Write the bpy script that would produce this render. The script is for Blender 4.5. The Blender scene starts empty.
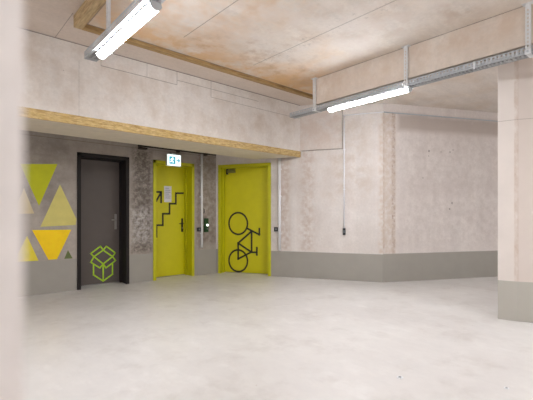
import bpy, bmesh, math, random
from mathutils import Vector, Matrix
random.seed(7)
sc = bpy.context.scene
COL = sc.collection

# ------------------------------------------------------------------ camera, world, exposure
CAM_H = 1.15
F = 382.5                                  # focal length in pixels of the 533 px wide frame
YAW = math.atan2(.666, .746)
cam_d = bpy.data.cameras.new('camera')
cam = bpy.data.objects.new('camera', cam_d); COL.objects.link(cam)
cam.location = (0, 0, CAM_H)
cam.rotation_euler = (math.pi/2, 0, -YAW)
cam_d.sensor_width = 36; cam_d.lens = 36*F/533
cam_d.shift_y = 15/533
cam_d.clip_start = .02
cam_d.dof.use_dof = True
cam_d.dof.focus_distance = 5.5
cam_d.dof.aperture_fstop = 1.5
sc.camera = cam
w = bpy.data.worlds.new('world'); sc.world = w; w.use_nodes = True
w.node_tree.nodes['Background'].inputs[0].default_value = (.8, .85, 1, 1)
w.node_tree.nodes['Background'].inputs[1].default_value = .05
sc.view_settings.view_transform = 'Standard'
sc.view_settings.look = 'None'
sc.view_settings.gamma = 1
sc.view_settings.exposure = 2.66
LAMP_STRENGTH = 19.0
LAMP_COLOR = (.94, .975, 1.035)

# ------------------------------------------------------------------ geometry helpers
def link(name, me, parent=None, mat=None):
    o = bpy.data.objects.new(name, me); COL.objects.link(o)
    if parent: o.parent = parent
    if mat is not None: me.materials.append(mat)
    return o

class MB:
    def __init__(s): s.bm = bmesh.new()
    def prism(s, pts, z0, z1):
        """polygon footprint (x,y) extruded in z"""
        a = [s.bm.verts.new((p[0], p[1], z0)) for p in pts]
        b = [s.bm.verts.new((p[0], p[1], z1)) for p in pts]
        n = len(pts)
        s.bm.faces.new(a); s.bm.faces.new(b)
        for i in range(n): s.bm.faces.new((a[i], a[(i+1) % n], b[(i+1) % n], b[i]))
        return s
    def slab(s, pts, y0, y1):
        """polygon (x,z) extruded in y"""
        a = [s.bm.verts.new((p[0], y0, p[1])) for p in pts]
        b = [s.bm.verts.new((p[0], y1, p[1])) for p in pts]
        n = len(pts)
        s.bm.faces.new(a); s.bm.faces.new(b)
        for i in range(n): s.bm.faces.new((a[i], a[(i+1) % n], b[(i+1) % n], b[i]))
        return s
    def box(s, x0, x1, y0, y1, z0, z1):
        return s.prism([(x0, y0), (x1, y0), (x1, y1), (x0, y1)], z0, z1)
    def stroke(s, p, q, wd, y0, y1, ext=True):
        d = Vector((q[0]-p[0], q[1]-p[1]))
        if d.length < 1e-6: return s
        d.normalize(); n = Vector((-d.y, d.x))*wd/2; e = d*wd/2 if ext else Vector((0, 0))
        P = Vector(p)-e; Q = Vector(q)+e
        return s.slab([P+n, Q+n, Q-n, P-n], y0, y1)
    def ring(s, c, r, wd, y0, y1, rx=1.0, n=40):
        for i in range(n):
            a, b = 2*math.pi*i/n, 2*math.pi*(i+1)/n
            f = lambda t, R: (c[0]+R*rx*math.cos(t), c[1]+R*math.sin(t))
            s.slab([f(a, r-wd/2), f(b, r-wd/2), f(b, r+wd/2), f(a, r+wd/2)], y0, y1)
        return s
    def cyl(s, p, q, r, n=16, r2=None):
        p = Vector(p); q = Vector(q); d = q-p
        m = Matrix.Translation((p+q)/2) @ d.to_track_quat('Z', 'Y').to_matrix().to_4x4()
        bmesh.ops.create_cone(s.bm, cap_ends=True, segments=n, radius1=r, radius2=r if r2 is None else r2, depth=d.length, matrix=m)
        return s
    def ball(s, c, r, sx=1, sy=1, sz=1):
        bmesh.ops.create_uvsphere(s.bm, u_segments=16, v_segments=10, radius=r,
                                  matrix=Matrix.Translation(c) @ Matrix.Diagonal((sx, sy, sz, 1)))
        return s
    def build(s, name, mat, parent=None, bevel=0, smooth=False, seg=2):
        bmesh.ops.recalc_face_normals(s.bm, faces=s.bm.faces)
        me = bpy.data.meshes.new(name); s.bm.to_mesh(me); s.bm.free()
        if smooth:
            for p in me.polygons: p.use_smooth = True
        o = link(name, me, parent, mat)
        if bevel:
            b = o.modifiers.new('bevel', 'BEVEL'); b.width = bevel; b.segments = seg; b.limit_method = 'ANGLE'
            b.angle_limit = math.radians(50)
        return o

def empty(name, mw=None, loc=None):
    o = bpy.data.objects.new(name, None); COL.objects.link(o); o.empty_display_size = .1
    if mw is not None: o.matrix_world = mw
    if loc is not None: o.location = loc
    return o
def tag(o, label=None, cat=None, group=None, kind=None):
    if label: o['label'] = label
    if cat: o['category'] = cat
    if group: o['group'] = group
    if kind: o['kind'] = kind
    return o
def children(o): return [c for c in bpy.data.objects if c.parent == o]
def copy_tree(o, parent=None):
    c = o.copy(); COL.objects.link(c); c.parent = parent
    for ch in children(o): copy_tree(ch, c)
    return c

# ------------------------------------------------------------------ wall frames: local X along the wall, -Y into the room
def frame_at(x, y, ang): return Matrix.Translation((x, y, 0)) @ Matrix.Rotation(ang, 4, 'Z')
CA = (4.294, 6.31); CB = (5.82, 3.54)
dC = Vector((2.167, -1.079)).normalized()
FA = frame_at(0, 6.31, 0)
FD = frame_at(0, 4.79, 0)
ANG_B = math.atan2(CB[1]-CA[1], CB[0]-CA[0])
FB = frame_at(CA[0], CA[1], ANG_B)
ANG_C = math.atan2(dC.y, dC.x)
FC = frame_at(CB[0], CB[1], ANG_C)
LEN_B = (Vector(CB)-Vector(CA)).length
def survey(fr, px, py, depth=0.0):
    """measured spot on a wall (in that wall's own x,z), depth = distance behind the wall face"""
    k = (px-266.5)/F
    d = Vector((.666+.746*k, .746-.666*k, (215-py)/F))
    inv = fr.inverted()
    o = inv @ Vector((0, 0, CAM_H)); dl = inv.to_3x3() @ d
    t = (depth-o.y)/dl.y
    p = o+dl*t
    return (p.x, p.z)

# ------------------------------------------------------------------ materials
def srgb(r, g, b):
    f = lambda c: ((c/255)/12.92 if c/255 <= .04045 else ((c/255+.055)/1.055)**2.4)
    return (f(r), f(g), f(b), 1)

class NT:
    def __init__(s, name, rough=.6, metal=0.0):
        s.m = bpy.data.materials.new(name); s.m.use_nodes = True
        s.t = s.m.node_tree; s.b = s.t.nodes['Principled BSDF']
        s.b.inputs['Roughness'].default_value = rough; s.b.inputs['Metallic'].default_value = metal
        tc = s.t.nodes.new('ShaderNodeTexCoord'); s.co = tc.outputs['Object']
        sx = s.t.nodes.new('ShaderNodeSeparateXYZ'); s.t.links.new(s.co, sx.inputs[0]); s.x, s.y, s.z = sx.outputs
    def set(s, sock, v):
        if isinstance(v, (int, float)): sock.default_value = v
        elif isinstance(v, tuple): sock.default_value = v
        else: s.t.links.new(v, sock)
    def math(s, op, a, b=0.0, c=None, clamp=False):
        n = s.t.nodes.new('ShaderNodeMath'); n.operation = op; n.use_clamp = clamp
        s.set(n.inputs[0], a); s.set(n.inputs[1], b)
        if c is not None: s.set(n.inputs[2], c)
        return n.outputs[0]
    def noise(s, scale, detail=4, rough=.55, vec=None, stretch=None):
        v = vec or s.co
        if stretch:
            mp = s.t.nodes.new('ShaderNodeMapping'); mp.inputs['Scale'].default_value = stretch
            s.t.links.new(v, mp.inputs['Vector']); v = mp.outputs[0]
        n = s.t.nodes.new('ShaderNodeTexNoise'); n.inputs['Scale'].default_value = scale
        n.inputs['Detail'].default_value = detail; n.inputs['Roughness'].default_value = rough
        s.t.links.new(v, n.inputs['Vector']); return n.outputs[0]
    def voro(s, scale, vec=None):
        n = s.t.nodes.new('ShaderNodeTexVoronoi'); n.inputs['Scale'].default_value = scale
        s.t.links.new(vec or s.co, n.inputs['Vector']); return n.outputs['Distance']
    def ramp(s, v, a, b, lo=0.0, hi=1.0):
        n = s.t.nodes.new('ShaderNodeMapRange'); n.clamp = True
        s.set(n.inputs[0], v); s.set(n.inputs[1], a); s.set(n.inputs[2], b); s.set(n.inputs[3], lo); s.set(n.inputs[4], hi)
        return n.outputs[0]
    def mix(s, f, a, b):
        n = s.t.nodes.new('ShaderNodeMix'); n.data_type = 'RGBA'
        s.set(n.inputs[0], f); s.set(n.inputs[6], a); s.set(n.inputs[7], b); return n.outputs[2]
    def gain(s, col, f):
        n = s.t.nodes.new('ShaderNodeMix'); n.data_type = 'RGBA'; n.blend_type = 'MULTIPLY'
        n.inputs[0].default_value = 1
        s.set(n.inputs[6], col)
        c = s.t.nodes.new('ShaderNodeCombineColor')
        for i in range(3): s.t.links.new(f, c.inputs[i])
        s.t.links.new(c.outputs[0], n.inputs[7]); return n.outputs[2]
    def boxmask(s, u, v, u0, u1, v0, v1, soft=.002):
        a = s.ramp(u, u0-soft, u0+soft); b = s.ramp(u, u1-soft, u1+soft, 1.0, 0.0)
        c = s.ramp(v, v0-soft, v0+soft); d = s.ramp(v, v1-soft, v1+soft, 1.0, 0.0)
        return s.math('MINIMUM', s.math('MINIMUM', a, b), s.math('MINIMUM', c, d))
    def bump(s, h, strength=.2, dist=.01):
        n = s.t.nodes.new('ShaderNodeBump'); n.inputs['Strength'].default_value = strength
        n.inputs['Distance'].default_value = dist; s.t.links.new(h, n.inputs['Height'])
        s.t.links.new(n.outputs[0], s.b.inputs['Normal'])
    def out(s, col): s.set(s.b.inputs['Base Color'], col); return s.m

def concrete(name, base, u='x', v='z', seams_and_shade=(), stains_and_shade=(), band=None, mottle=.10, blot=None, pores=True, boards=None, rough=.75, bumps=.25, seamcol=None, streak=.035):
    """seams: (u0,u1,v0,v1) dark joints and painted shade lines; stains: (u0,u1,v0,v1,colour,amount,soft,noise scale,threshold)"""
    n = NT(name, rough)
    U = getattr(n, u); V = getattr(n, v)
    big = n.noise(.9, 5); mid = n.noise(5, 6, .6); fine = n.noise(28, 5, .7)
    g = n.math('ADD', n.ramp(big, .3, .7, 1-mottle*.7, 1+mottle*.4), n.ramp(mid, .25, .75, -mottle*.5, mottle*.5))
    g = n.math('ADD', g, n.ramp(fine, .3, .7, -.07, .07))
    st = n.noise(7, 4, .6, stretch=(1, 1, .06) if v == 'z' else (.12, 1, 1))
    g = n.math('ADD', g, n.ramp(st, .3, .7, -streak, streak))
    col = n.gain(base, g)
    if blot:                                        # tinted cloudy patches
        bl = n.ramp(n.noise(1.6, 6, .6), .45, .7)
        col = n.mix(n.math('MULTIPLY', bl, blot[1]), col, blot[0])
    for (u0, u1, v0, v1, c, amt, soft, ns, th) in stains_and_shade:
        wob = n.math('MULTIPLY_ADD', n.noise(2.5, 4), soft*1.6, -soft*.8)
        m = n.boxmask(n.math('ADD', U, wob), n.math('ADD', V, wob), u0, u1, v0, v1, soft)
        k = n.ramp(n.noise(ns, 5, .65), th-.08, th+.12)
        col = n.mix(n.math('MULTIPLY', n.math('MULTIPLY', m, k), amt), col, c)
    h = n.math('ADD', mid, n.math('MULTIPLY', fine, .4))
    if pores:
        p = n.ramp(n.voro(9, None), .035, .055, 1.0, 0.0)
        sel = n.ramp(n.noise(3.3, 2), .55, .6)
        pm = n.math('MULTIPLY', p, sel)
        col = n.mix(n.math('MULTIPLY', pm, .5), col, srgb(105, 92, 82))
        h = n.math('SUBTRACT', h, pm)
    if band:
        bg = n.gain(band[1], n.ramp(mid, .2, .8, .96, 1.04))
        f = n.ramp(V, band[0]-.002, band[0]+.002, 1.0, 0.0)
        col = n.mix(f, col, bg)
    sm = None
    for s_ in seams_and_shade:
        k = n.boxmask(U, V, *s_)
        sm = k if sm is None else n.math('MAXIMUM', sm, k)
    if sm is not None:
        col = n.mix(n.math('MULTIPLY', sm, .75), col, seamcol or srgb(112, 98, 84))
        h = n.math('SUBTRACT', h, n.math('MULTIPLY', sm, 2.0))
    n.bump(h, bumps, .004)
    return n.out(col)

def plain(name, col, rough=.5, metal=0.0, var=.04, scale=8, bumps=0.0):
    n = NT(name, rough, metal)
    q = n.noise(scale, 4)
    c = n.gain(col, n.ramp(q, .3, .7, 1-var, 1+var))
    if bumps: n.bump(q, bumps, .002)
    return n.out(c)
def glow(name, col, strength, base=(.9, .9, .9)):
    m = bpy.data.materials.new(name); m.use_nodes = True; t = m.node_tree
    b = t.nodes['Principled BSDF']; b.inputs['Base Color'].default_value = (*base, 1)
    b.inputs['Emission Color'].default_value = (*col[:3], 1); b.inputs['Emission Strength'].default_value = strength
    return m

PALE = srgb(226, 219, 212)
PALE_B = srgb(224, 216, 210)
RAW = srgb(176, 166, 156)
BAND = srgb(163, 158, 149)
TAN = srgb(176, 140, 112)
ORANGE = srgb(216, 170, 112)

def x_at(px, z_abs=0): return survey(FA, px, 200)[0]

# floor: worn pale epoxy
n = NT('pale_worn_floor_coating', .38)
a = n.noise(.7, 6, .6); b = n.noise(4, 6, .65, stretch=(1, .55, 1)); c = n.noise(40, 3)
base = n.mix(n.ramp(a, .35, .65), srgb(212, 207, 203), srgb(222, 218, 214))
base = n.mix(n.ramp(b, .55, .72, 0.0, .45), base, srgb(232, 229, 226))
base = n.gain(base, n.ramp(n.noise(9, 8, .75, stretch=(1, .5, 1)), .3, .7, .95, 1.04))
base = n.mix(n.ramp(n.noise(2.2, 7, .7), .52, .72, 0.0, .4), base, srgb(176, 166, 157))
spk = n.math('MULTIPLY', n.ramp(n.voro(5), .02, .03, 1.0, 0.0), n.ramp(n.noise(2, 2), .58, .62))
base = n.mix(n.math('MULTIPLY', spk, .6), base, srgb(150, 110, 90))
n.set(n.b.inputs['Roughness'], n.ramp(n.noise(1.8, 6, .65), .3, .7, .28, .5))
n.bump(n.math('ADD', n.noise(14, 4), n.math('MULTIPLY', c, .3)), .12, .004)
M_floor = n.out(base)

# wall with the doors
A = lambda px, py: survey(FA, px, py)
xs1, xs2 = A(131, 200)[0], A(150, 200)[0]
xs3, xs4 = A(196, 200)[0], 4.30
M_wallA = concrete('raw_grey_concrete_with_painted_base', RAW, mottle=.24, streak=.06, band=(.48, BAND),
    seams_and_shade=[(-4, 4.3, 2.285, 2.292), (3.9, 3.906, .48, 2.4), (.55, .556, .48, 2.4)],
    stains_and_shade=[(xs1+.03, xs2+.03, .52, 2.25, srgb(92, 80, 72), .75, .05, 13, .44), (xs1+.03, xs2+.03, .52, 2.3, srgb(62, 54, 48), .7, .06, 34, .56),
            (xs1+.02, xs2, .70, 1.25, srgb(208, 202, 198), .8, .10, 15, .48),
            (xs3, xs4, .6, 2.3, srgb(112, 92, 82), .55, .05, 12, .48),
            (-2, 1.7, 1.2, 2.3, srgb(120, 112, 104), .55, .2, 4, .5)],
    blot=(srgb(138, 128, 118), .5))
D = lambda px, py: survey(FD, px, py)
# formwork joints measured on the beam face
dj = [D(101, 60)[0], D(177, 80)[0], D(211, 85)[0], D(79, 60)[0], D(147, 80)[0]]
M_beam = concrete('pale_board_marked_concrete', PALE, mottle=.07,
    seams_and_shade=[(dj[0], dj[1], 2.955, 2.962), (-4, 5.1, 3.138, 3.15), (dj[4]-.002, dj[4]+.002, 2.96, 3.15), (dj[1], 4.1, 3.02, 3.026), (dj[1]-.003, dj[1]+.003, 2.955, 3.15), (dj[2]-.003, dj[2]+.003, 2.90, 3.15),
           (dj[0]-.002, dj[0]+.002, 2.955, 3.15), (dj[2], 5.1, 2.90, 2.905), (dj[3]-.001, dj[3]+.001, 2.3, 2.955)],
    stains_and_shade=[(-1, 5, 2.3, 3.2, srgb(196, 178, 160), .5, .2, 3, .52)])
B = lambda px, py: survey(FB, px, py)
M_wallB = concrete('pale_stained_concrete_with_painted_base', PALE_B, mottle=.08, band=(.478, BAND),
    seams_and_shade=[(0, LEN_B, 2.895, 2.90), (.5, B(342, 150)[0]+.012, 2.312, 2.325), (B(342, 150)[0], B(342, 150)[0]+.012, 2.312, 3.06)],  # lines under and beside the raised pour paint in its shadow gap
    stains_and_shade=[(1.33, 1.52, .5, 2.6, srgb(190, 168, 152), .7, .05, 14, .46), (1.72, 1.98, .5, 2.4, srgb(192, 168, 152), .6, .08, 10, .48),
            (LEN_B-.07, LEN_B+.1, .48, 2.9, srgb(198, 172, 150), .6, .03, 14, .48),
            (2.2, 3.0, 1.5, 2.85, srgb(196, 178, 162), .6, .2, 5, .5), (.9, 1.3, .5, 2.3, srgb(184, 172, 164), .5, .1, 5, .48)],
    blot=(srgb(200, 186, 176), .5))
M_wallC = concrete('pale_pitted_concrete_with_painted_base', srgb(224, 215, 209), mottle=.07, band=(.485, BAND),
    seams_and_shade=[(0, 5, 2.895, 2.90)]+[(c_[0]-w_, c_[0]+w_, c_[1]-h_, c_[1]+h_) for c_, w_, h_ in ((survey(FC, 429, 151), .012, .02), (survey(FC, 428.7, 156), .008, .008), (survey(FC, 450, 152), .01, .012), (survey(FC, 453, 150), .008, .01), (survey(FC, 452, 203), .011, .018), (survey(FC, 449.6, 209), .016, .01), (survey(FC, 423, 178), .009, .008), (survey(FC, 441, 152), .02, .004))],
    stains_and_shade=[(-.05, .03, .48, 2.9, srgb(184, 152, 128), .7, .015, 14, .46), (.17, .24, .48, 2.9, srgb(160, 128, 106), .8, .012, 20, .48),
            (-.02, .24, .48, 2.9, srgb(204, 186, 168), .7, .03, 12, .45),
            (.3, 5, 2.62, 2.9, srgb(184, 170, 160), .8, .05, 2, .3),  # darker band below the conduit is shade put into the colour
            (.3, 5, .6, 2.6, srgb(200, 188, 180), .5, .2, 8, .5)],
    blot=(srgb(196, 182, 176), .4))
M_wallP = concrete('plain_pale_concrete', PALE, mottle=.07, band=(.48, BAND))
M_wallPy = concrete('plain_pale_concrete_side', PALE, u='y', mottle=.07, band=(.48, BAND))
M_ceil = concrete('upper_slab_concrete', srgb(214, 200, 188), u='x', v='y', mottle=.06,
    seams_and_shade=[(1.09, 1.096, 4.1, 4.8)], blot=(srgb(205, 186, 168), .5))
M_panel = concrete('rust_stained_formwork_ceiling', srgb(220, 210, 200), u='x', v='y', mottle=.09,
    seams_and_shade=[(2.07, 2.078, -6, 3.66), (3.12, 3.128, -6, 3.75), (4.078, 4.09, -6, 3.545), (1.2, 1.217, -6, 4.06), (1.2, 5.5, 4.040, 4.056), (1.2, 4.1, -1.2, -1.192)],  # edge strips beside the timber paint in the dark of the gap
    stains_and_shade=[(1.19, 4.75, 3.62, 4.3, ORANGE, .75, .28, 3.0, .42), (3.5, 4.75, 2.9, 4.3, ORANGE, .5, .35, 2.2, .40),
            (1.2, 2.6, 2.2, 3.8, srgb(206, 166, 124), .55, .3, 3.5, .48),
            (2.05, 4.0, 1.2, 3.9, srgb(178, 146, 118), .6, .2, 6, .58),
            (3.0, 3.25, .5, 3.6, srgb(92, 78, 66), .7, .05, 22, .66),
            (1.2, 4.1, -.5, 3.2, srgb(226, 216, 208), .7, .3, 3, .5)],
    blot=(srgb(206, 182, 156), .5), bumps=.35, streak=.07)
M_joist = concrete('pinkish_beam_concrete', srgb(218, 206, 194), u='y', v='z', mottle=.07,
    stains_and_shade=[(-4, 4, 2.8, 3.1, srgb(202, 178, 156), .6, .1, 3, .5)], blot=(srgb(200, 178, 158), .4))
M_alcove = concrete('alcove_slab_concrete', RAW, u='x', v='y', mottle=.1)
M_board = plain('painted_insulation_board', srgb(222, 210, 190), .8, var=.05)
n = NT('straw_yellow_wood_wool_board', .9)
q = n.noise(60, 4, .7, stretch=(.25, 1, 1)); q2 = n.noise(6, 3)
col = n.mix(n.ramp(q, .35, .65), srgb(170, 138, 84), srgb(222, 196, 142))
col = n.mix(n.ramp(q2, .5, .7, 0.0, .5), col, srgb(200, 168, 100))
n.bump(q, .5, .004); M_yellow = n.out(col)
n = NT('weathered_softwood', .75)
q = n.noise(9, 5, .6, stretch=(6, .6, 6)); col = n.mix(n.ramp(q, .3, .7), srgb(150, 122, 86), srgb(212, 186, 142))
n.bump(q, .3, .003); M_wood = n.out(col)
n = NT('weathered_softwood_cross', .75)
q = n.noise(9, 5, .6, stretch=(.6, 6, 6)); col = n.mix(n.ramp(q, .3, .7), srgb(130, 98, 58), srgb(190, 156, 104))
n.bump(q, .3, .003); M_wood2 = n.out(col)
n = NT('column_concrete_with_painted_base', .75)
q = n.noise(3, 5); q2 = n.noise(30, 4)
col = n.gain(srgb(222, 212, 204), n.ramp(q, .3, .7, .95, 1.04))
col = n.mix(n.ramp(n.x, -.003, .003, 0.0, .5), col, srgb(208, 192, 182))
edge = n.math('MULTIPLY', n.boxmask(n.x, n.z, -.034, .004, 0, 3.1, .004), n.ramp(n.noise(9, 7, .75, stretch=(1, 1, .5)), .36, .66))
col = n.mix(n.math('MULTIPLY', edge, .7), col, srgb(184, 156, 134))
col = n.mix(n.ramp(n.z, .428, .432, 1.0, 0.0), col, srgb(180, 175, 165))
col = n.mix(n.math('MULTIPLY', n.boxmask(n.x, n.z, -5, 5, 2.18, 2.185), .6), col, srgb(130, 112, 96))
n.bump(q2, .3, .004); M_pier = n.out(col)
M_near = concrete('near_column_concrete', srgb(204, 195, 189), mottle=.05, pores=False)

M_galv = plain('galvanised_steel', srgb(186, 190, 194), .45, .2, .08, 30)
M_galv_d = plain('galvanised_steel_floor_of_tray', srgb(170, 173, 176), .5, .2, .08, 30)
M_white = plain('white_painted_steel', srgb(226, 228, 230), .4, 0, .02)
M_cable = plain('grey_cable_sheath', srgb(120, 122, 124), .6)
M_pvc = plain('white_plastic_conduit', srgb(240, 240, 242), .4, 0, .02)
M_black = plain('black_plastic', srgb(26, 26, 28), .4)
M_darkpipe = plain('dark_rusty_pipe', srgb(52, 40, 34), .7, 0, .2, 20)
M_door1 = plain('charcoal_door_paint', srgb(96, 87, 81), .6, 0, .03)
M_frame1 = plain('near_black_frame_paint', srgb(26, 19, 17), .75, 0, .03)
M_green = plain('lime_green_door_paint', srgb(208, 200, 0), .5, 0, .03)
M_green_f = plain('lime_green_frame_paint', srgb(196, 192, 2), .5, 0, .03)
M_blackpaint = plain('black_stencil_paint', srgb(40, 40, 26), .6)
M_limepaint = plain('bright_lime_paint', srgb(186, 228, 40), .6)
M_steel = plain('brushed_steel', srgb(170, 166, 160), .3, .9)
M_paper = plain('printed_paper', srgb(222, 220, 224), .7)
M_print = plain('grey_print', srgb(160, 158, 168), .7)
M_tube = glow('white_lamp_diffuser', LAMP_COLOR, LAMP_STRENGTH)
M_cap = plain('pale_grey_lamp_plastic', srgb(206, 208, 210), .4)
M_signface = glow('lit_sign_face', (.80, 1, .97), .2)
M_signgreen = glow('lit_sign_teal', (.03, .36, .5), .16, (.01, .1, .14))
M_greenbox = plain('dark_green_plastic', srgb(20, 66, 24), .4)
M_whitelamp = glow('lit_button', (.9, 1, .85), .5)

# ------------------------------------------------------------------ THE SETTING
def structure(o): o['kind'] = 'structure'; return o
structure(MB().box(-4.3, 10.3, -6.3, 7.2, -.2, 0).build('floor', M_floor))
# doors: openings in wall A and wall B
d1x0, d1x1 = A(77, 200)[0], A(129, 200)[0]
d2x0, d2x1 = A(153, 200)[0], A(194, 200)[0]
DH = 2.115
B = lambda px, py: survey(FB, px, py)
d3x0, d3x1 = B(218.4, 200)[0], B(271, 200)[0]
TH = .35
m = MB()
for a_, b_ in ((-4, d1x0), (d1x1, d2x0), (d2x1, CA[0]+.12)): m.box(a_, b_, 0, TH, 0, 3.3)
for a_, b_ in ((d1x0, d1x1), (d2x0, d2x1)): m.box(a_, b_, 0, TH, DH, 3.3)
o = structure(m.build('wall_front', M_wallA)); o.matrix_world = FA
m = MB()
# miter behind the convex corner between wall B and wall C
turn = ANG_C-ANG_B
mb = LEN_B+TH*math.tan(turn/2)*-1
m.box(0, d3x0, 0, TH, 0, 3.3)
m.prism([(d3x1, 0), (LEN_B, 0), (mb, TH), (d3x1, TH)], 0, 3.3)
m.box(d3x0, d3x1, 0, TH, DH+.02, 3.3)
o = structure(m.build('wall_middle', M_wallB)); o.matrix_world = FB
LC = 4.65
o = structure(MB().prism([(0, 0), (LC, 0), (LC, TH), (TH*math.tan(turn/2), TH)], 0, 3.3).build('wall_right', M_wallC)); o.matrix_world = FC
endC = FC @ Vector((LC, 0, 0))
structure(MB().box(endC.x-.02, endC.x+.3, -6, endC.y+.3, 0, 3.3).build('wall_far_right', M_wallPy))
structure(MB().box(-4.3, -4, -6, 6.66, 0, 3.3).build('wall_left', M_wallPy))
o = structure(MB().box(-4.3, endC.x+.3, 0, .3, 0, 3.3).build('wall_back', M_wallP)); o.location = (0, -6.3, 0)
# slabs
structure(MB().box(-4.3, endC.x+.3, -6.3, 7.2, 3.30, 3.5).build('ceiling', M_ceil))
xr = endC.x
structure(MB().prism([(-4, -6), (-4, 4.79), (5.13, 4.79), (5.82, 3.54), (xr, endC.y), (xr, -6)], 3.15, 3.30).build('ceiling_slab', M_ceil))
bx = CA[0]+(6.31-4.15)/2.77*1.526
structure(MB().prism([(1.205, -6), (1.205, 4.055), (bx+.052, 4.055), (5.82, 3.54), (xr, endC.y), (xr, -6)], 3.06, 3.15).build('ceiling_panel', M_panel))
structure(MB().box(1.11, 1.19, -6, 4.15, 3.03, 3.15).build('trim_1', M_wood, bevel=.004))
structure(MB().prism([(1.19, 4.07), (1.19, 4.15), (bx, 4.15), (bx+.044, 4.07)], 3.03, 3.15).build('trim_2', M_wood2, bevel=.004))
# beam over the doors, board under it and the low slab behind
xb0 = CA[0]+(6.31-4.79)/2.77*1.526; xb1 = CA[0]+(6.31-5.54)/2.77*1.526
o = structure(MB().prism([(-4, 0), (xb0, 0), (xb1, .75), (-4, .75)], 2.306, 3.30).build('wall_beam', M_beam)); o.matrix_world = FD
g = .05
structure(MB().prism([(-4, 4.80), (xb0-g, 4.80), (xb1-g, 5.56), (-4, 5.56)], 2.205, 2.303).build('ceiling_beam_board', M_board))
structure(MB().prism([(-4, 4.775), (xb0-.035, 4.775), (xb0-g, 4.80), (-4, 4.80)], 2.20, 2.306).build('trim_3', M_yellow, bevel=.004))
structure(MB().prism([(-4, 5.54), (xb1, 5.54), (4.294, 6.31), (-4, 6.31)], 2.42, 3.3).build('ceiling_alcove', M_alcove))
# raised pour on the middle wall, next to the beam
ux0 = (Vector((xb0, 4.79))-Vector(CA)).length; ux1 = B(342, 150)[0]
o = structure(MB().box(ux0-.02, ux1, -.028, 0, 2.325, 3.06).build('trim_4', concrete('pour_joint_concrete', srgb(218, 208, 200), mottle=.09,
      stains_and_shade=[(1, 3, 2.3, 3.1, srgb(204, 184, 170), .6, .1, 5, .48)]))); o.matrix_world = FB
# joist above the cable tray
structure(MB().box(4.09, 4.30, -6, 3.545, 2.70, 3.06).build('ceiling_joist', M_joist))
# pier on the right
pd = Vector((.488, -.873)).normalized()
P1 = Vector((4.73, 1.455)); P2 = Vector((4.776, 1.272)); P3 = P2+pd*.62; P4 = P3+Vector((.873, .488))*.2; P5 = P1+Vector((.35, .02))
ap = math.atan2(pd.y, pd.x)
def loc2(p): q = Matrix.Rotation(-ap, 2) @ (p-P2); return (q.x, q.y)
o = structure(MB().prism([loc2(p) for p in (P1, P2, P3, P4, P5)], 0, 3.06).build('wall_pier', M_pier, bevel=.006))
o.matrix_world = Matrix.Translation((P2.x, P2.y, 0)) @ Matrix.Rotation(ap, 4, 'Z')
# blurred column beside the camera
nx, ny = .36*(.666+.746*(26-266.5)/F), .36*(.746-.666*(26-266.5)/F)
o = structure(MB().box(-.32, 0, 0, .32, 0, 3.15).build('wall_near_column', M_near, bevel=.012)); o.location = (nx, ny, 0)

# ------------------------------------------------------------------ DOORS
def make_door(name, fr, x0, x1, h, m_leaf, m_frame, depth, hinge_left, label, handle_mat):
    root = structure(empty(name, fr)); root['label'] = label
    fw = .055
    m = MB()
    for a_, b_ in ((x0, x0+fw), (x1-fw, x1)): m.box(a_, b_, -.018, 0, 0, h)          # face flanges
    m.box(x0, x1, -.018, 0, h-fw, h)
    t = .045
    m.box(x0, x0+t, 0, depth+.05, 0, h); m.box(x1-t, x1, 0, depth+.05, 0, h); m.box(x0+t, x1-t, 0, depth+.05, h-t, h)
    s_ = .022                                                                       # stop
    m.box(x0+t, x0+t+s_, depth-.07, depth-.01, 0, h-t); m.box(x1-t-s_, x1-t, depth-.07, depth-.01, 0, h-t)
    m.box(x0+t, x1-t, depth-.07, depth-.01, h-t-s_, h-t)
    m.build('frame', m_frame, root, bevel=.003)
    lf = MB().box(x0+t+.004, x1-t-.004, depth, depth+.045, .012, h-t-.004).build('leaf', m_leaf, root, bevel=.003)
    MB().box(x0+t, x1-t, depth+.0, depth+.1, 0, .010).build('threshold', M_steel, root)
    return root
def lever(root, x, z, depth, side, mat, plate_h=.22):
    """side = +1: lever points to +x"""
    h = MB().box(x-.019, x+.019, depth-.008, depth, z-plate_h*.62, z+plate_h*.38).build('handle', mat, root, bevel=.003)
    m = MB().cyl((x, depth-.008, z), (x, depth-.05, z), .010).cyl((x, depth-.046, z), (x+side*.075, depth-.046, z), .009)
    m.ball((x+side*.075, depth-.046, z), .009)
    m.build('lever', mat, h, smooth=True)
    MB().cyl((x, depth-.008, z-.085), (x, depth-.016, z-.085), .011).build('lock_cylinder', M_steel, h)
def hinges(root, x, depth, zs, mat):
    for z in zs: MB().cyl((x, depth-.006, z-.05), (x, depth-.006, z+.05), .009, 12).build('hinge', mat, root, smooth=False)

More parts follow.
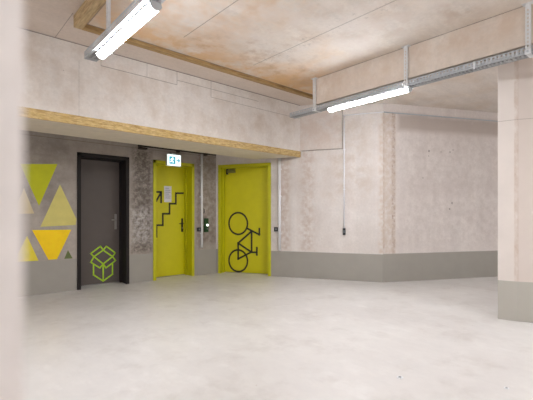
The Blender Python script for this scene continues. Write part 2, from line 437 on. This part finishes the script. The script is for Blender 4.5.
R1 = .27
door1 = make_door('door_1', FA, d1x0, d1x1, 2.115, M_door1, M_frame1, R1, True,
                  'charcoal grey steel door with a lime open box sign, left of the green doors', M_steel)
hx, hz = survey(FA, 115.6, 221, R1)
lever(door1, hx, hz+.02, R1, -1, M_steel, .26)
hinges(door1, d1x0+.05, R1, (.25, 1.05, 1.85), M_frame1)
def pic(root, fr, depth, pts_list, width, mat, name, rings=(), dz=.0025):
    m = MB()
    for line in pts_list:
        pp = [survey(fr, x, y, depth) for x, y in line]
        for a_, b_ in zip(pp, pp[1:]): m.stroke(a_, b_, width, depth-dz, depth-.0004)
    for (cx, cy, r, rx) in rings: m.ring(survey(fr, cx, cy, depth), r, width, depth-dz, depth-.0004, rx)
    return m.build(name, mat, root)
q = lambda x, y: (85+x/7.275, 235+y/7.275)
box_lines = [[q(112, 82), q(132, 110), q(65, 158), q(42, 135), q(112, 82)],
             [q(155, 82), q(220, 130), q(200, 157), q(132, 110), q(155, 82)],
             [q(65, 158), q(132, 210), q(108, 240), q(42, 198), q(65, 158)],
             [q(200, 157), q(222, 185), q(152, 240), q(132, 210), q(200, 157)],
             [q(62, 218), q(62, 290), q(132, 335), q(200, 285), q(200, 207)],
             [q(132, 210), q(132, 335)]]
o = pic(door1, FA, R1, box_lines, .022, M_limepaint, 'box_pictogram'); o['label'] = 'lime outline of an open cardboard box'

R2 = .25
door2 = make_door('door_2', FA, d2x0, d2x1, 2.115, M_green, M_green_f, R2, False,
                  'lime green door with black stairs and arrow sign under the lit exit sign', M_black)
hx, hz = survey(FA, 182.0, 224, R2)
lever(door2, hx, hz+.01, R2, -1, M_black, .26)
hinges(door2, d2x0+.05, R2, (.25, 1.05, 1.85), M_green_f)
s = lambda x, y: (150+x/6.667, 180+y/6.667)
o = pic(door2, FA, R2, [[s(43, 378), s(43, 301), s(85, 301), s(85, 225), s(130, 225), s(130, 158), s(172, 158), s(172, 88), s(219, 88)],
                        [s(43, 138), s(74, 82)], [s(41, 80), s(74, 80), s(74, 148)]], .034, M_blackpaint, 'stairs_pictogram')
o['label'] = 'black stepped line of stairs with an upward arrow'

R3 = .17
door3 = make_door('door_3', FB, d3x0, d3x1, 2.135, M_green, M_green_f, R3, True,
                  'lime green door with upright black bicycle sign on the middle wall', M_black)
hinges(door3, d3x1-.05, R3, (.25, 1.05, 1.85), M_green_f)
k = lambda x, y: (222+x/5.5625, 205+y/5.5625)
o = pic(door3, FB, R3, [[k(140, 130), k(208, 165), k(208, 132)], [k(165, 146), k(90, 212), k(90, 300), k(165, 261), k(165, 146)],
                        [k(90, 212), k(162, 261)], [k(165, 263), k(193, 263)], [k(194, 238), k(194, 277)]], .036, M_blackpaint, 'bicycle_pictogram',
        rings=[(*k(90, 103), .215, .93), (*k(90, 310), .215, .93)])
o['label'] = 'black bicycle outline standing on end'
cx, cz = survey(FB, 231, 171.5, R3)
cl = MB().box(cx-.07, cx+.10, R3-.045, R3, cz-.03, cz+.03).build('door_closer', plain('olive_grey_metal', srgb(120, 118, 60), .4), door3, bevel=.004)
MB().box(cx-.085, cx-.06, R3-.05, R3-.0, cz-.06, cz+.045).build('closer_arm', M_black, cl)
MB().box(cx-.06, cx+.12, R3-.055, R3-.045, cz+.035, cz+.048).build('closer_rail', M_black, cl)

# ------------------------------------------------------------------ CABLE TRAYS
def perforated(m, axis0, length, up0, up1, fixed, kind):
    """side or floor plate with rows of slots, made of the metal between the slots.
       kind 's': plate in y-z at x=fixed ; 'b': plate in x-y at z=fixed ; 'f': plate in x-z at y=fixed (upright strip)"""
    pitch, slot = .036, .018
    rows = 2 if kind != 'f' else 1
    h = up1-up0; t = .0016
    band = h*(.16 if rows == 2 else .34); gap = (h-band*(rows+1))/rows
    lev = []
    z = up0
    for r in range(rows+1):
        lev.append((z, z+band, True)); z += band
        if r < rows: lev.append((z, z+gap, False)); z += gap
    def put(a0, a1, b0, b1):
        if kind == 's': m.box(fixed-t/2, fixed+t/2, a0, a1, b0, b1)
        elif kind == 'b': m.box(b0, b1, a0, a1, fixed-t/2, fixed+t/2)
        else: m.box(b0, b1, fixed-t/2, fixed+t/2, a0, a1)
    for (b0, b1, solid) in lev:
        if solid: put(axis0, axis0+length, b0, b1)
        else:
            n_ = int(length/pitch)
            for i in range(n_):
                st = axis0+i*pitch
                put(st, st+pitch-slot if i < n_-1 else axis0+length, b0, b1)
TB = 2.615     # underside of the trays
def make_tray(x, y0, y1, label):
    root = tag(empty('cable_tray', loc=(x, y0, TB)), label, 'cable tray', 'perforated cable trays under the ceiling')
    L = y1-y0; W = .056; H = .06
    m = MB(); perforated(m, 0, L, .004, H, -W, 's'); m.build('side_rail', M_galv, root)
    m = MB(); perforated(m, 0, L, .004, H, W, 's'); m.build('side_rail', M_galv, root)
    m = MB(); perforated(m, 0, L, -W, W, .002, 'b'); m.build('tray_floor', M_galv_d, root)
    m = MB().box(-W-.003, -W+.008, 0, L, H, H+.004); m.box(W-.008, W+.003, 0, L, H, H+.004); m.build('rolled_lip', M_galv, root)
    MB().box(-W, W, L, L+.004, 0, H).build('end_plate', M_galv_d, root)
    m = MB()
    for i, dx in enumerate((-.025, 0, .022)): m.cyl((dx, .02, .014), (dx, L-.03, .014), .009, 8)
    c = m.build('cables', M_cable, root, smooth=True)
    return root
make_tray(4.09+.052, -5.5, 4.05, 'grey perforated cable tray crossing over the right lamp to the pier')
make_tray(1.170, -5.5, 3.81, 'grey perforated cable tray carrying the upper left lamp')

def make_hanger(x, y, ztop, zbot, label):
    root = tag(empty('ceiling_hanger', Matrix.Translation((x, y, 0)) @ Matrix.Rotation(-math.pi/2, 4, 'Z')), label, 'hanger', 'slotted hangers of the cable trays')
    m = MB(); perforated(m, zbot, ztop-zbot-.006, -.02, .02, -.012, 'f')
    m.box(-.0205, -.0185, -.012, .012, zbot, ztop-.006); m.box(.0185, .0205, -.012, .012, zbot, ztop-.006)
    m.build('slotted_rail', M_galv_w, root)
    MB().box(-.045, .045, -.03, .03, ztop-.006, ztop).build('top_plate', M_galv_w, root, bevel=.002)
    m = MB().box(-.024, .024, -.018, -.012, zbot-.01, zbot+.03); (m.box(-.02, .02, -.02, .13, zbot-.004, zbot) if x > 2 else None); m.build('clamp', M_white, root, bevel=.001)
    MB().cyl((0, -.018, zbot+.012), (0, -.028, zbot+.012), .009, 6).build('bolt', M_galv, root)
    return root
M_galv_w = plain('bright_zinc_channel', srgb(222, 222, 222), .45, .1, .06, 30)
HT = TB
make_hanger(4.065, 3.545, 3.06, HT-.004, 'slotted white hanger at the far end of the right lamp')
make_hanger(4.065, 2.18, 3.06, HT-.004, 'slotted white hanger at the near end of the right lamp')
make_hanger(4.065, 1.003, 3.06, HT-.004, 'slotted white hanger at the right edge above the pier')
make_hanger(1.17, 3.34, 3.03, HT-.004, 'slotted hanger next to the timber edge above the left lamp')

def make_lamp(x, yc, label, L=1.18):
    root = tag(empty('tube_lamp', loc=(x, yc, TB)), label, 'ceiling light', 'tube lamps under the cable trays')
    MB().box(-.038, .038, -L/2, L/2, -.022, 0).build('housing', M_cap, root, bevel=.004)
    m = MB(); R = .039; pts = []
    for i in range(13):
        t = math.pi+math.pi*i/12
        pts.append((R*math.cos(t), -.018+R*.95*math.sin(t)))
    m.slab(pts, -L/2+.02, L/2-.02)
    m.build('diffuser', M_tube, root)
    for s_ in (-1, 1):
        m = MB(); pts2 = [(p[0]*1.06, p[1]*1.04) for p in pts]
        m.slab(pts2, s_*(L/2-.02), s_*L/2); m.build('end_cap', M_cap, root)
    return root
lampY = 2.75
make_lamp(4.13, 2.75, 'bright white tube lamp hanging in front of the middle wall')
make_lamp(1.186, 3.02, 'bright white tube lamp at the upper left under its cable tray', 1.12)
# unseen lamps added to brighten the room, along both rows and beyond
for (x, y, lb) in ((4.13, -.9, 'added unseen second tube lamp along the right cable tray, level with the camera side'),
                   (1.19, -.9, 'added unseen second tube lamp along the left cable tray, just behind the camera'),
                   (4.13, -3.9, 'added unseen last tube lamp of the right cable tray, near the back wall'),
                   (1.19, -3.9, 'added unseen last tube lamp of the left cable tray, near the back wall'),
                   (-1.75, -.9, 'added unseen lone tube lamp left of the blurred column, behind the camera'),
                   (7.1, -.9, 'added unseen tube lamp beyond the pier at the far right'),
                   (-1.75, 2.6, 'added unseen tube lamp left of the triangle mural, hidden by the blurred column')):
    make_lamp(x, y, lb)
for (x, ys) in ((-1.75, (-1.5, 3.2)), (7.1, (-1.5, -.3))):  # trays and hangers added to carry the outer unseen lamps
    make_tray(x, ys[0]-.1, ys[1]+.1, 'short grey cable tray added to carry the outermost %s lamps' % ('left' if x < 0 else 'right'))
    for y in ys: make_hanger(x, y, 3.15 if x < 0 else 3.06, HT-.004, 'hanger of the added %s outermost cable tray, %s end' % (('left' if x < 0 else 'right'), ('near' if y == ys[0] else 'far')))

# cable clip on the tray and small conduit things
m = MB(); o = tag(MB().box(4.085, 4.0885, 1.46, 1.475, TB-.01, TB+.07).build('cable_tie', M_white, None), 'short white tie around the right cable tray', 'cable tie')

# ------------------------------------------------------------------ CONDUITS AND SWITCHES
def pipe(fr, px, z0, z1, r, label, clips):
    x = survey(fr, px, 200)[0]
    root = tag(empty('wall_conduit', fr @ Matrix.Translation((x, 0, 0))), label, 'conduit')
    MB().cyl((0, -r-.006, z0), (0, -r-.006, z1), r, 14).build('tube', M_pvc, root, smooth=True)
    for z in clips: MB().box(-r-.006, r+.006, -.02, 0, z-.01, z+.01).build('clip', M_pvc, root, bevel=.002)
    return x
zb = survey(FA, 201, 247.5)[1]
pipe(FA, 201, zb, 2.4, .022, 'white vertical conduit between the two green doors', (.8, 1.5, 2.1))
zb = survey(FB, 280, 250.5)[1]
pipe(FB, 280, zb, 2.2, .027, 'white vertical conduit right of the bicycle door', (.8, 1.5, 2.0))
z1_ = 2.895
zb = survey(FB, 344.3, 227)[1]
xp3 = pipe(FB, 344.3, zb, z1_, .013, 'thin white conduit dropping down the middle wall to a black switch', (1.6, 2.3))
# run along the top
root = tag(empty('wall_conduit', FB), 'thin pale conduit running level along the top of middle and right walls', 'conduit')
MB().cyl((xp3, -.016, z1_+.005), (LEN_B+.012, -.016, z1_+.005), .010, 12).build('tube', M_pvc, root, smooth=True)
a0 = FB.inverted() @ (FC @ Vector((-.005, -.016, z1_+.005))); a1 = FB.inverted() @ (FC @ Vector((LC-.05, -.016, z1_+.005)))
MB().cyl(a0, a1, .010, 12).build('tube', M_galv, root, smooth=True)

def switch(fr, px, py, w_, h_, d_, name, label, cat, rocker=True):
    x, z = survey(fr, px, py)
    root = tag(empty(name, fr @ Matrix.Translation((x, 0, z))), label, cat)
    MB().box(-w_/2, w_/2, -d_, 0, -h_/2, h_/2).build('housing', M_black, root, bevel=.004)
    if rocker: MB().box(-w_*.22, w_*.22, -d_-.006, -d_, -h_*.22, h_*.22).build('rocker', M_cable, root, bevel=.002)
    return root
switch(FA, 198.4, 229.4, .07, .075, .035, 'light_switch', 'small square black switch left of the conduit between green doors', 'switch')
switch(FB, 276.6, 229.2, .08, .08, .035, 'light_switch', 'small square black switch beside the bicycle door', 'switch')
r_ = switch(FB, 344.3, 231.5, .045, .12, .04, 'wall_socket', 'narrow black switch box ending the thin conduit on the middle wall', 'switch')
MB().box(-.012, .012, -.012, 0, .06, .09).build('cable_entry', M_white, r_)
# green release box
x0_, z0_ = survey(FA, 203.2, 232); x1_, z1b = survey(FA, 206.8, 218.2)
root = tag(empty('emergency_release_box', FA @ Matrix.Translation(((x0_+x1_)/2+.01, 0, (z0_+z1b)/2))), 'dark green emergency release box right of the conduit between green doors', 'release box')
hw, hh = (x1_-x0_)/2, (z1b-z0_)/2
MB().box(-hw, hw, -.05, 0, -hh, hh).build('housing', M_greenbox, root, bevel=.005)
MB().cyl((0.012, -.05, .0), (0.012, -.062, .0), .022, 20).build('button', M_whitelamp, root)
MB().cyl((0.01, -.05, -.07), (0.01, -.056, -.07), .014, 16).build('key_switch', M_cable, root)
x, z = survey(FA, 203.2, 211)
root = tag(empty('cable_hook', FA @ Matrix.Translation((x, 0, z))), 'short black curled cable above the green release box', 'cable')
m = MB(); prev = None
for i in range(9):
    t = -math.pi/2+math.pi*i/8*1.1
    p = (.02*math.cos(t), -.01, .04*math.sin(t))
    if prev: m.cyl(prev, p, .007, 8)
    prev = p
m.build('cable', M_black, root)

# dark pipe along the top of the door wall and its bracket
xa, xb = A(139, 150)[0], 4.26
root = tag(empty('service_pipe', FA), 'dark rusty pipe under the alcove ceiling above the stairs door', 'pipe')
MB().cyl((xa, -.04, 2.335), (xb, -.04, 2.335), .022, 14).build('tube', M_darkpipe, root, smooth=True)
MB().box(xa-.02, xa+.12, -.075, 0, 2.27, 2.30).box(xa-.02, xa+.05, -.07, 0, 2.31, 2.37).build('bracket', M_darkpipe, root, bevel=.004)
MB().box(xa+.7, xa+.74, -.075, 0, 2.29, 2.38).build('bracket', M_darkpipe, root, bevel=.004)
MB().box(xb-.25, xb-.21, -.075, 0, 2.29, 2.38).build('bracket', M_darkpipe, root, bevel=.004)

# exit sign
fs = frame_at(0, 6.31-.06, 0)
sx0, sz0 = survey(fs, 166.5, 165.6); sx1, sz1 = survey(fs, 180.5, 155.3)
root = tag(empty('exit_sign', fs @ Matrix.Translation(((sx0+sx1)/2, 0, (sz0+sz1)/2))), 'lit escape route sign with running figure above the stairs door', 'exit sign')
hw, hh = (sx1-sx0)/2, (sz1-sz0)/2
MB().box(-hw, hw, -.02, .03, -hh, hh).build('housing', M_white, root, bevel=.004)
MB().box(-hw+.008, hw-.008, -.024, -.02, -hh+.008, hh-.008).build('lit_face', M_signface, root)
m = MB()
y0_, y1_ = -.0265, -.024
m.slab([(-.095, -.07), (-.095, .062), (.02, .062), (.02, -.07)], y0_, y1_)
m.stroke((.05, 0), (.105, 0), .016, y0_, y1_); m.stroke((.08, .027), (.107, 0), .016, y0_, y1_); m.stroke((.08, -.027), (.107, 0), .016, y0_, y1_)
m.build('teal_pictogram', M_signgreen, root)
y0_, y1_ = -.029, -.0265
m = MB()
m.ring((-.028, .042), .005, .010, y0_, y1_, n=14)
for a_, b_ in (((-.035, .028), (-.045, -.005)), ((-.045, -.005), (-.022, -.025)), ((-.022, -.025), (-.026, -.052)), ((-.045, -.005), (-.06, -.03)), ((-.06, -.03), (-.082, -.034)),
               ((-.035, .026), (-.008, .012)), ((-.035, .026), (-.06, .018)), ((-.06, .018), (-.07, -.002))): m.stroke(a_, b_, .012, y0_, y1_)
m.build('running_figure', M_signface, root)
MB().box(-.04, .04, -.005, .06, hh, hh+.02).build('mount', M_white, root)

# notice on the stairs door
nx0, nz0 = survey(FA, 164.0, 202, R2); nx1, nz1 = survey(FA, 171.3, 186.3, R2)
root = tag(empty('paper_notice', FA @ Matrix.Translation(((nx0+nx1)/2, R2, (nz0+nz1)/2))), 'white sheet of paper taped to the stairs door', 'notice')
hw, hh = (nx1-nx0)/2, (nz1-nz0)/2
MB().box(-hw, hw, -.006, -.004, -hh, hh).build('sheet', M_paper, root)
m = MB()
for i in range(6): m.box(-hw*.7, hw*(.7 if i % 3 else .3), -.0068, -.006, hh*.68-i*.036, hh*.68-i*.036+.012)
m.build('printed_lines', M_print, root)

# ------------------------------------------------------------------ WALL PAINTING: triangles
root = tag(empty('triangle_mural', FA), 'mural of yellow and olive triangles left of the charcoal door', 'mural')
tris = [('olive_triangle', [(20, 164), (57.5, 164), (39, 206)], srgb(192, 194, 14), 'olive lime triangle pointing down'),
        ('pale_triangle', [(60.0, 184.5), (40.3, 226.8), (75.6, 225.0), (76.4, 219)], srgb(214, 202, 118), 'pale straw triangle pointing up'),
        ('yellow_triangle', [(32, 230), (71.2, 229.6), (57, 259.2), (48.5, 259.8)], srgb(255, 214, 0), 'bright yellow triangle pointing down'),
        ('green_triangle', [(68, 250), (64.2, 258.8), (72.6, 258.4)], srgb(104, 116, 66), 'small dull green triangle'),
        ('mustard_triangle', [(27, 236), (14, 262), (38.5, 260.6)], srgb(232, 214, 60), 'yellow triangle at the lower left'),
        ('beige_triangle', [(24, 188), (13, 214), (34.2, 213.5)], srgb(206, 190, 150), 'beige triangle at the far left')]
for nm, pts, c, lb in tris:
    o = MB().slab([survey(FA, *p) for p in pts], -.002, -.0002).build(nm, plain('mural_'+nm, c, .7, 0, .06), root); o['label'] = lb

# ------------------------------------------------------------------ FLOOR DETAIL
def fl(px, py):
    z = F*CAM_H/(py-215); k_ = (px-266.5)/F
    return (z*(.666+.746*k_), z*(.746-.666*k_))
for i, (px, py, lb) in enumerate(((400, 377.5, 'small round floor drain in the pale floor at the lower middle right'), (506.5, 388.3, 'small round floor plug in the lower right corner'))):
    x, y = fl(px, py)
    root = tag(empty('floor_drain', loc=(x, y, 0)), lb, 'floor drain')
    r = .022 if i == 0 else .015
    m = MB(); m.cyl((0, 0, 0), (0, 0, .003), r, 24); m.build('rim', M_white, root)
    MB().cyl((0, 0, .003), (0, 0, .0045), r*.42, 20).build('cover', M_black, root)
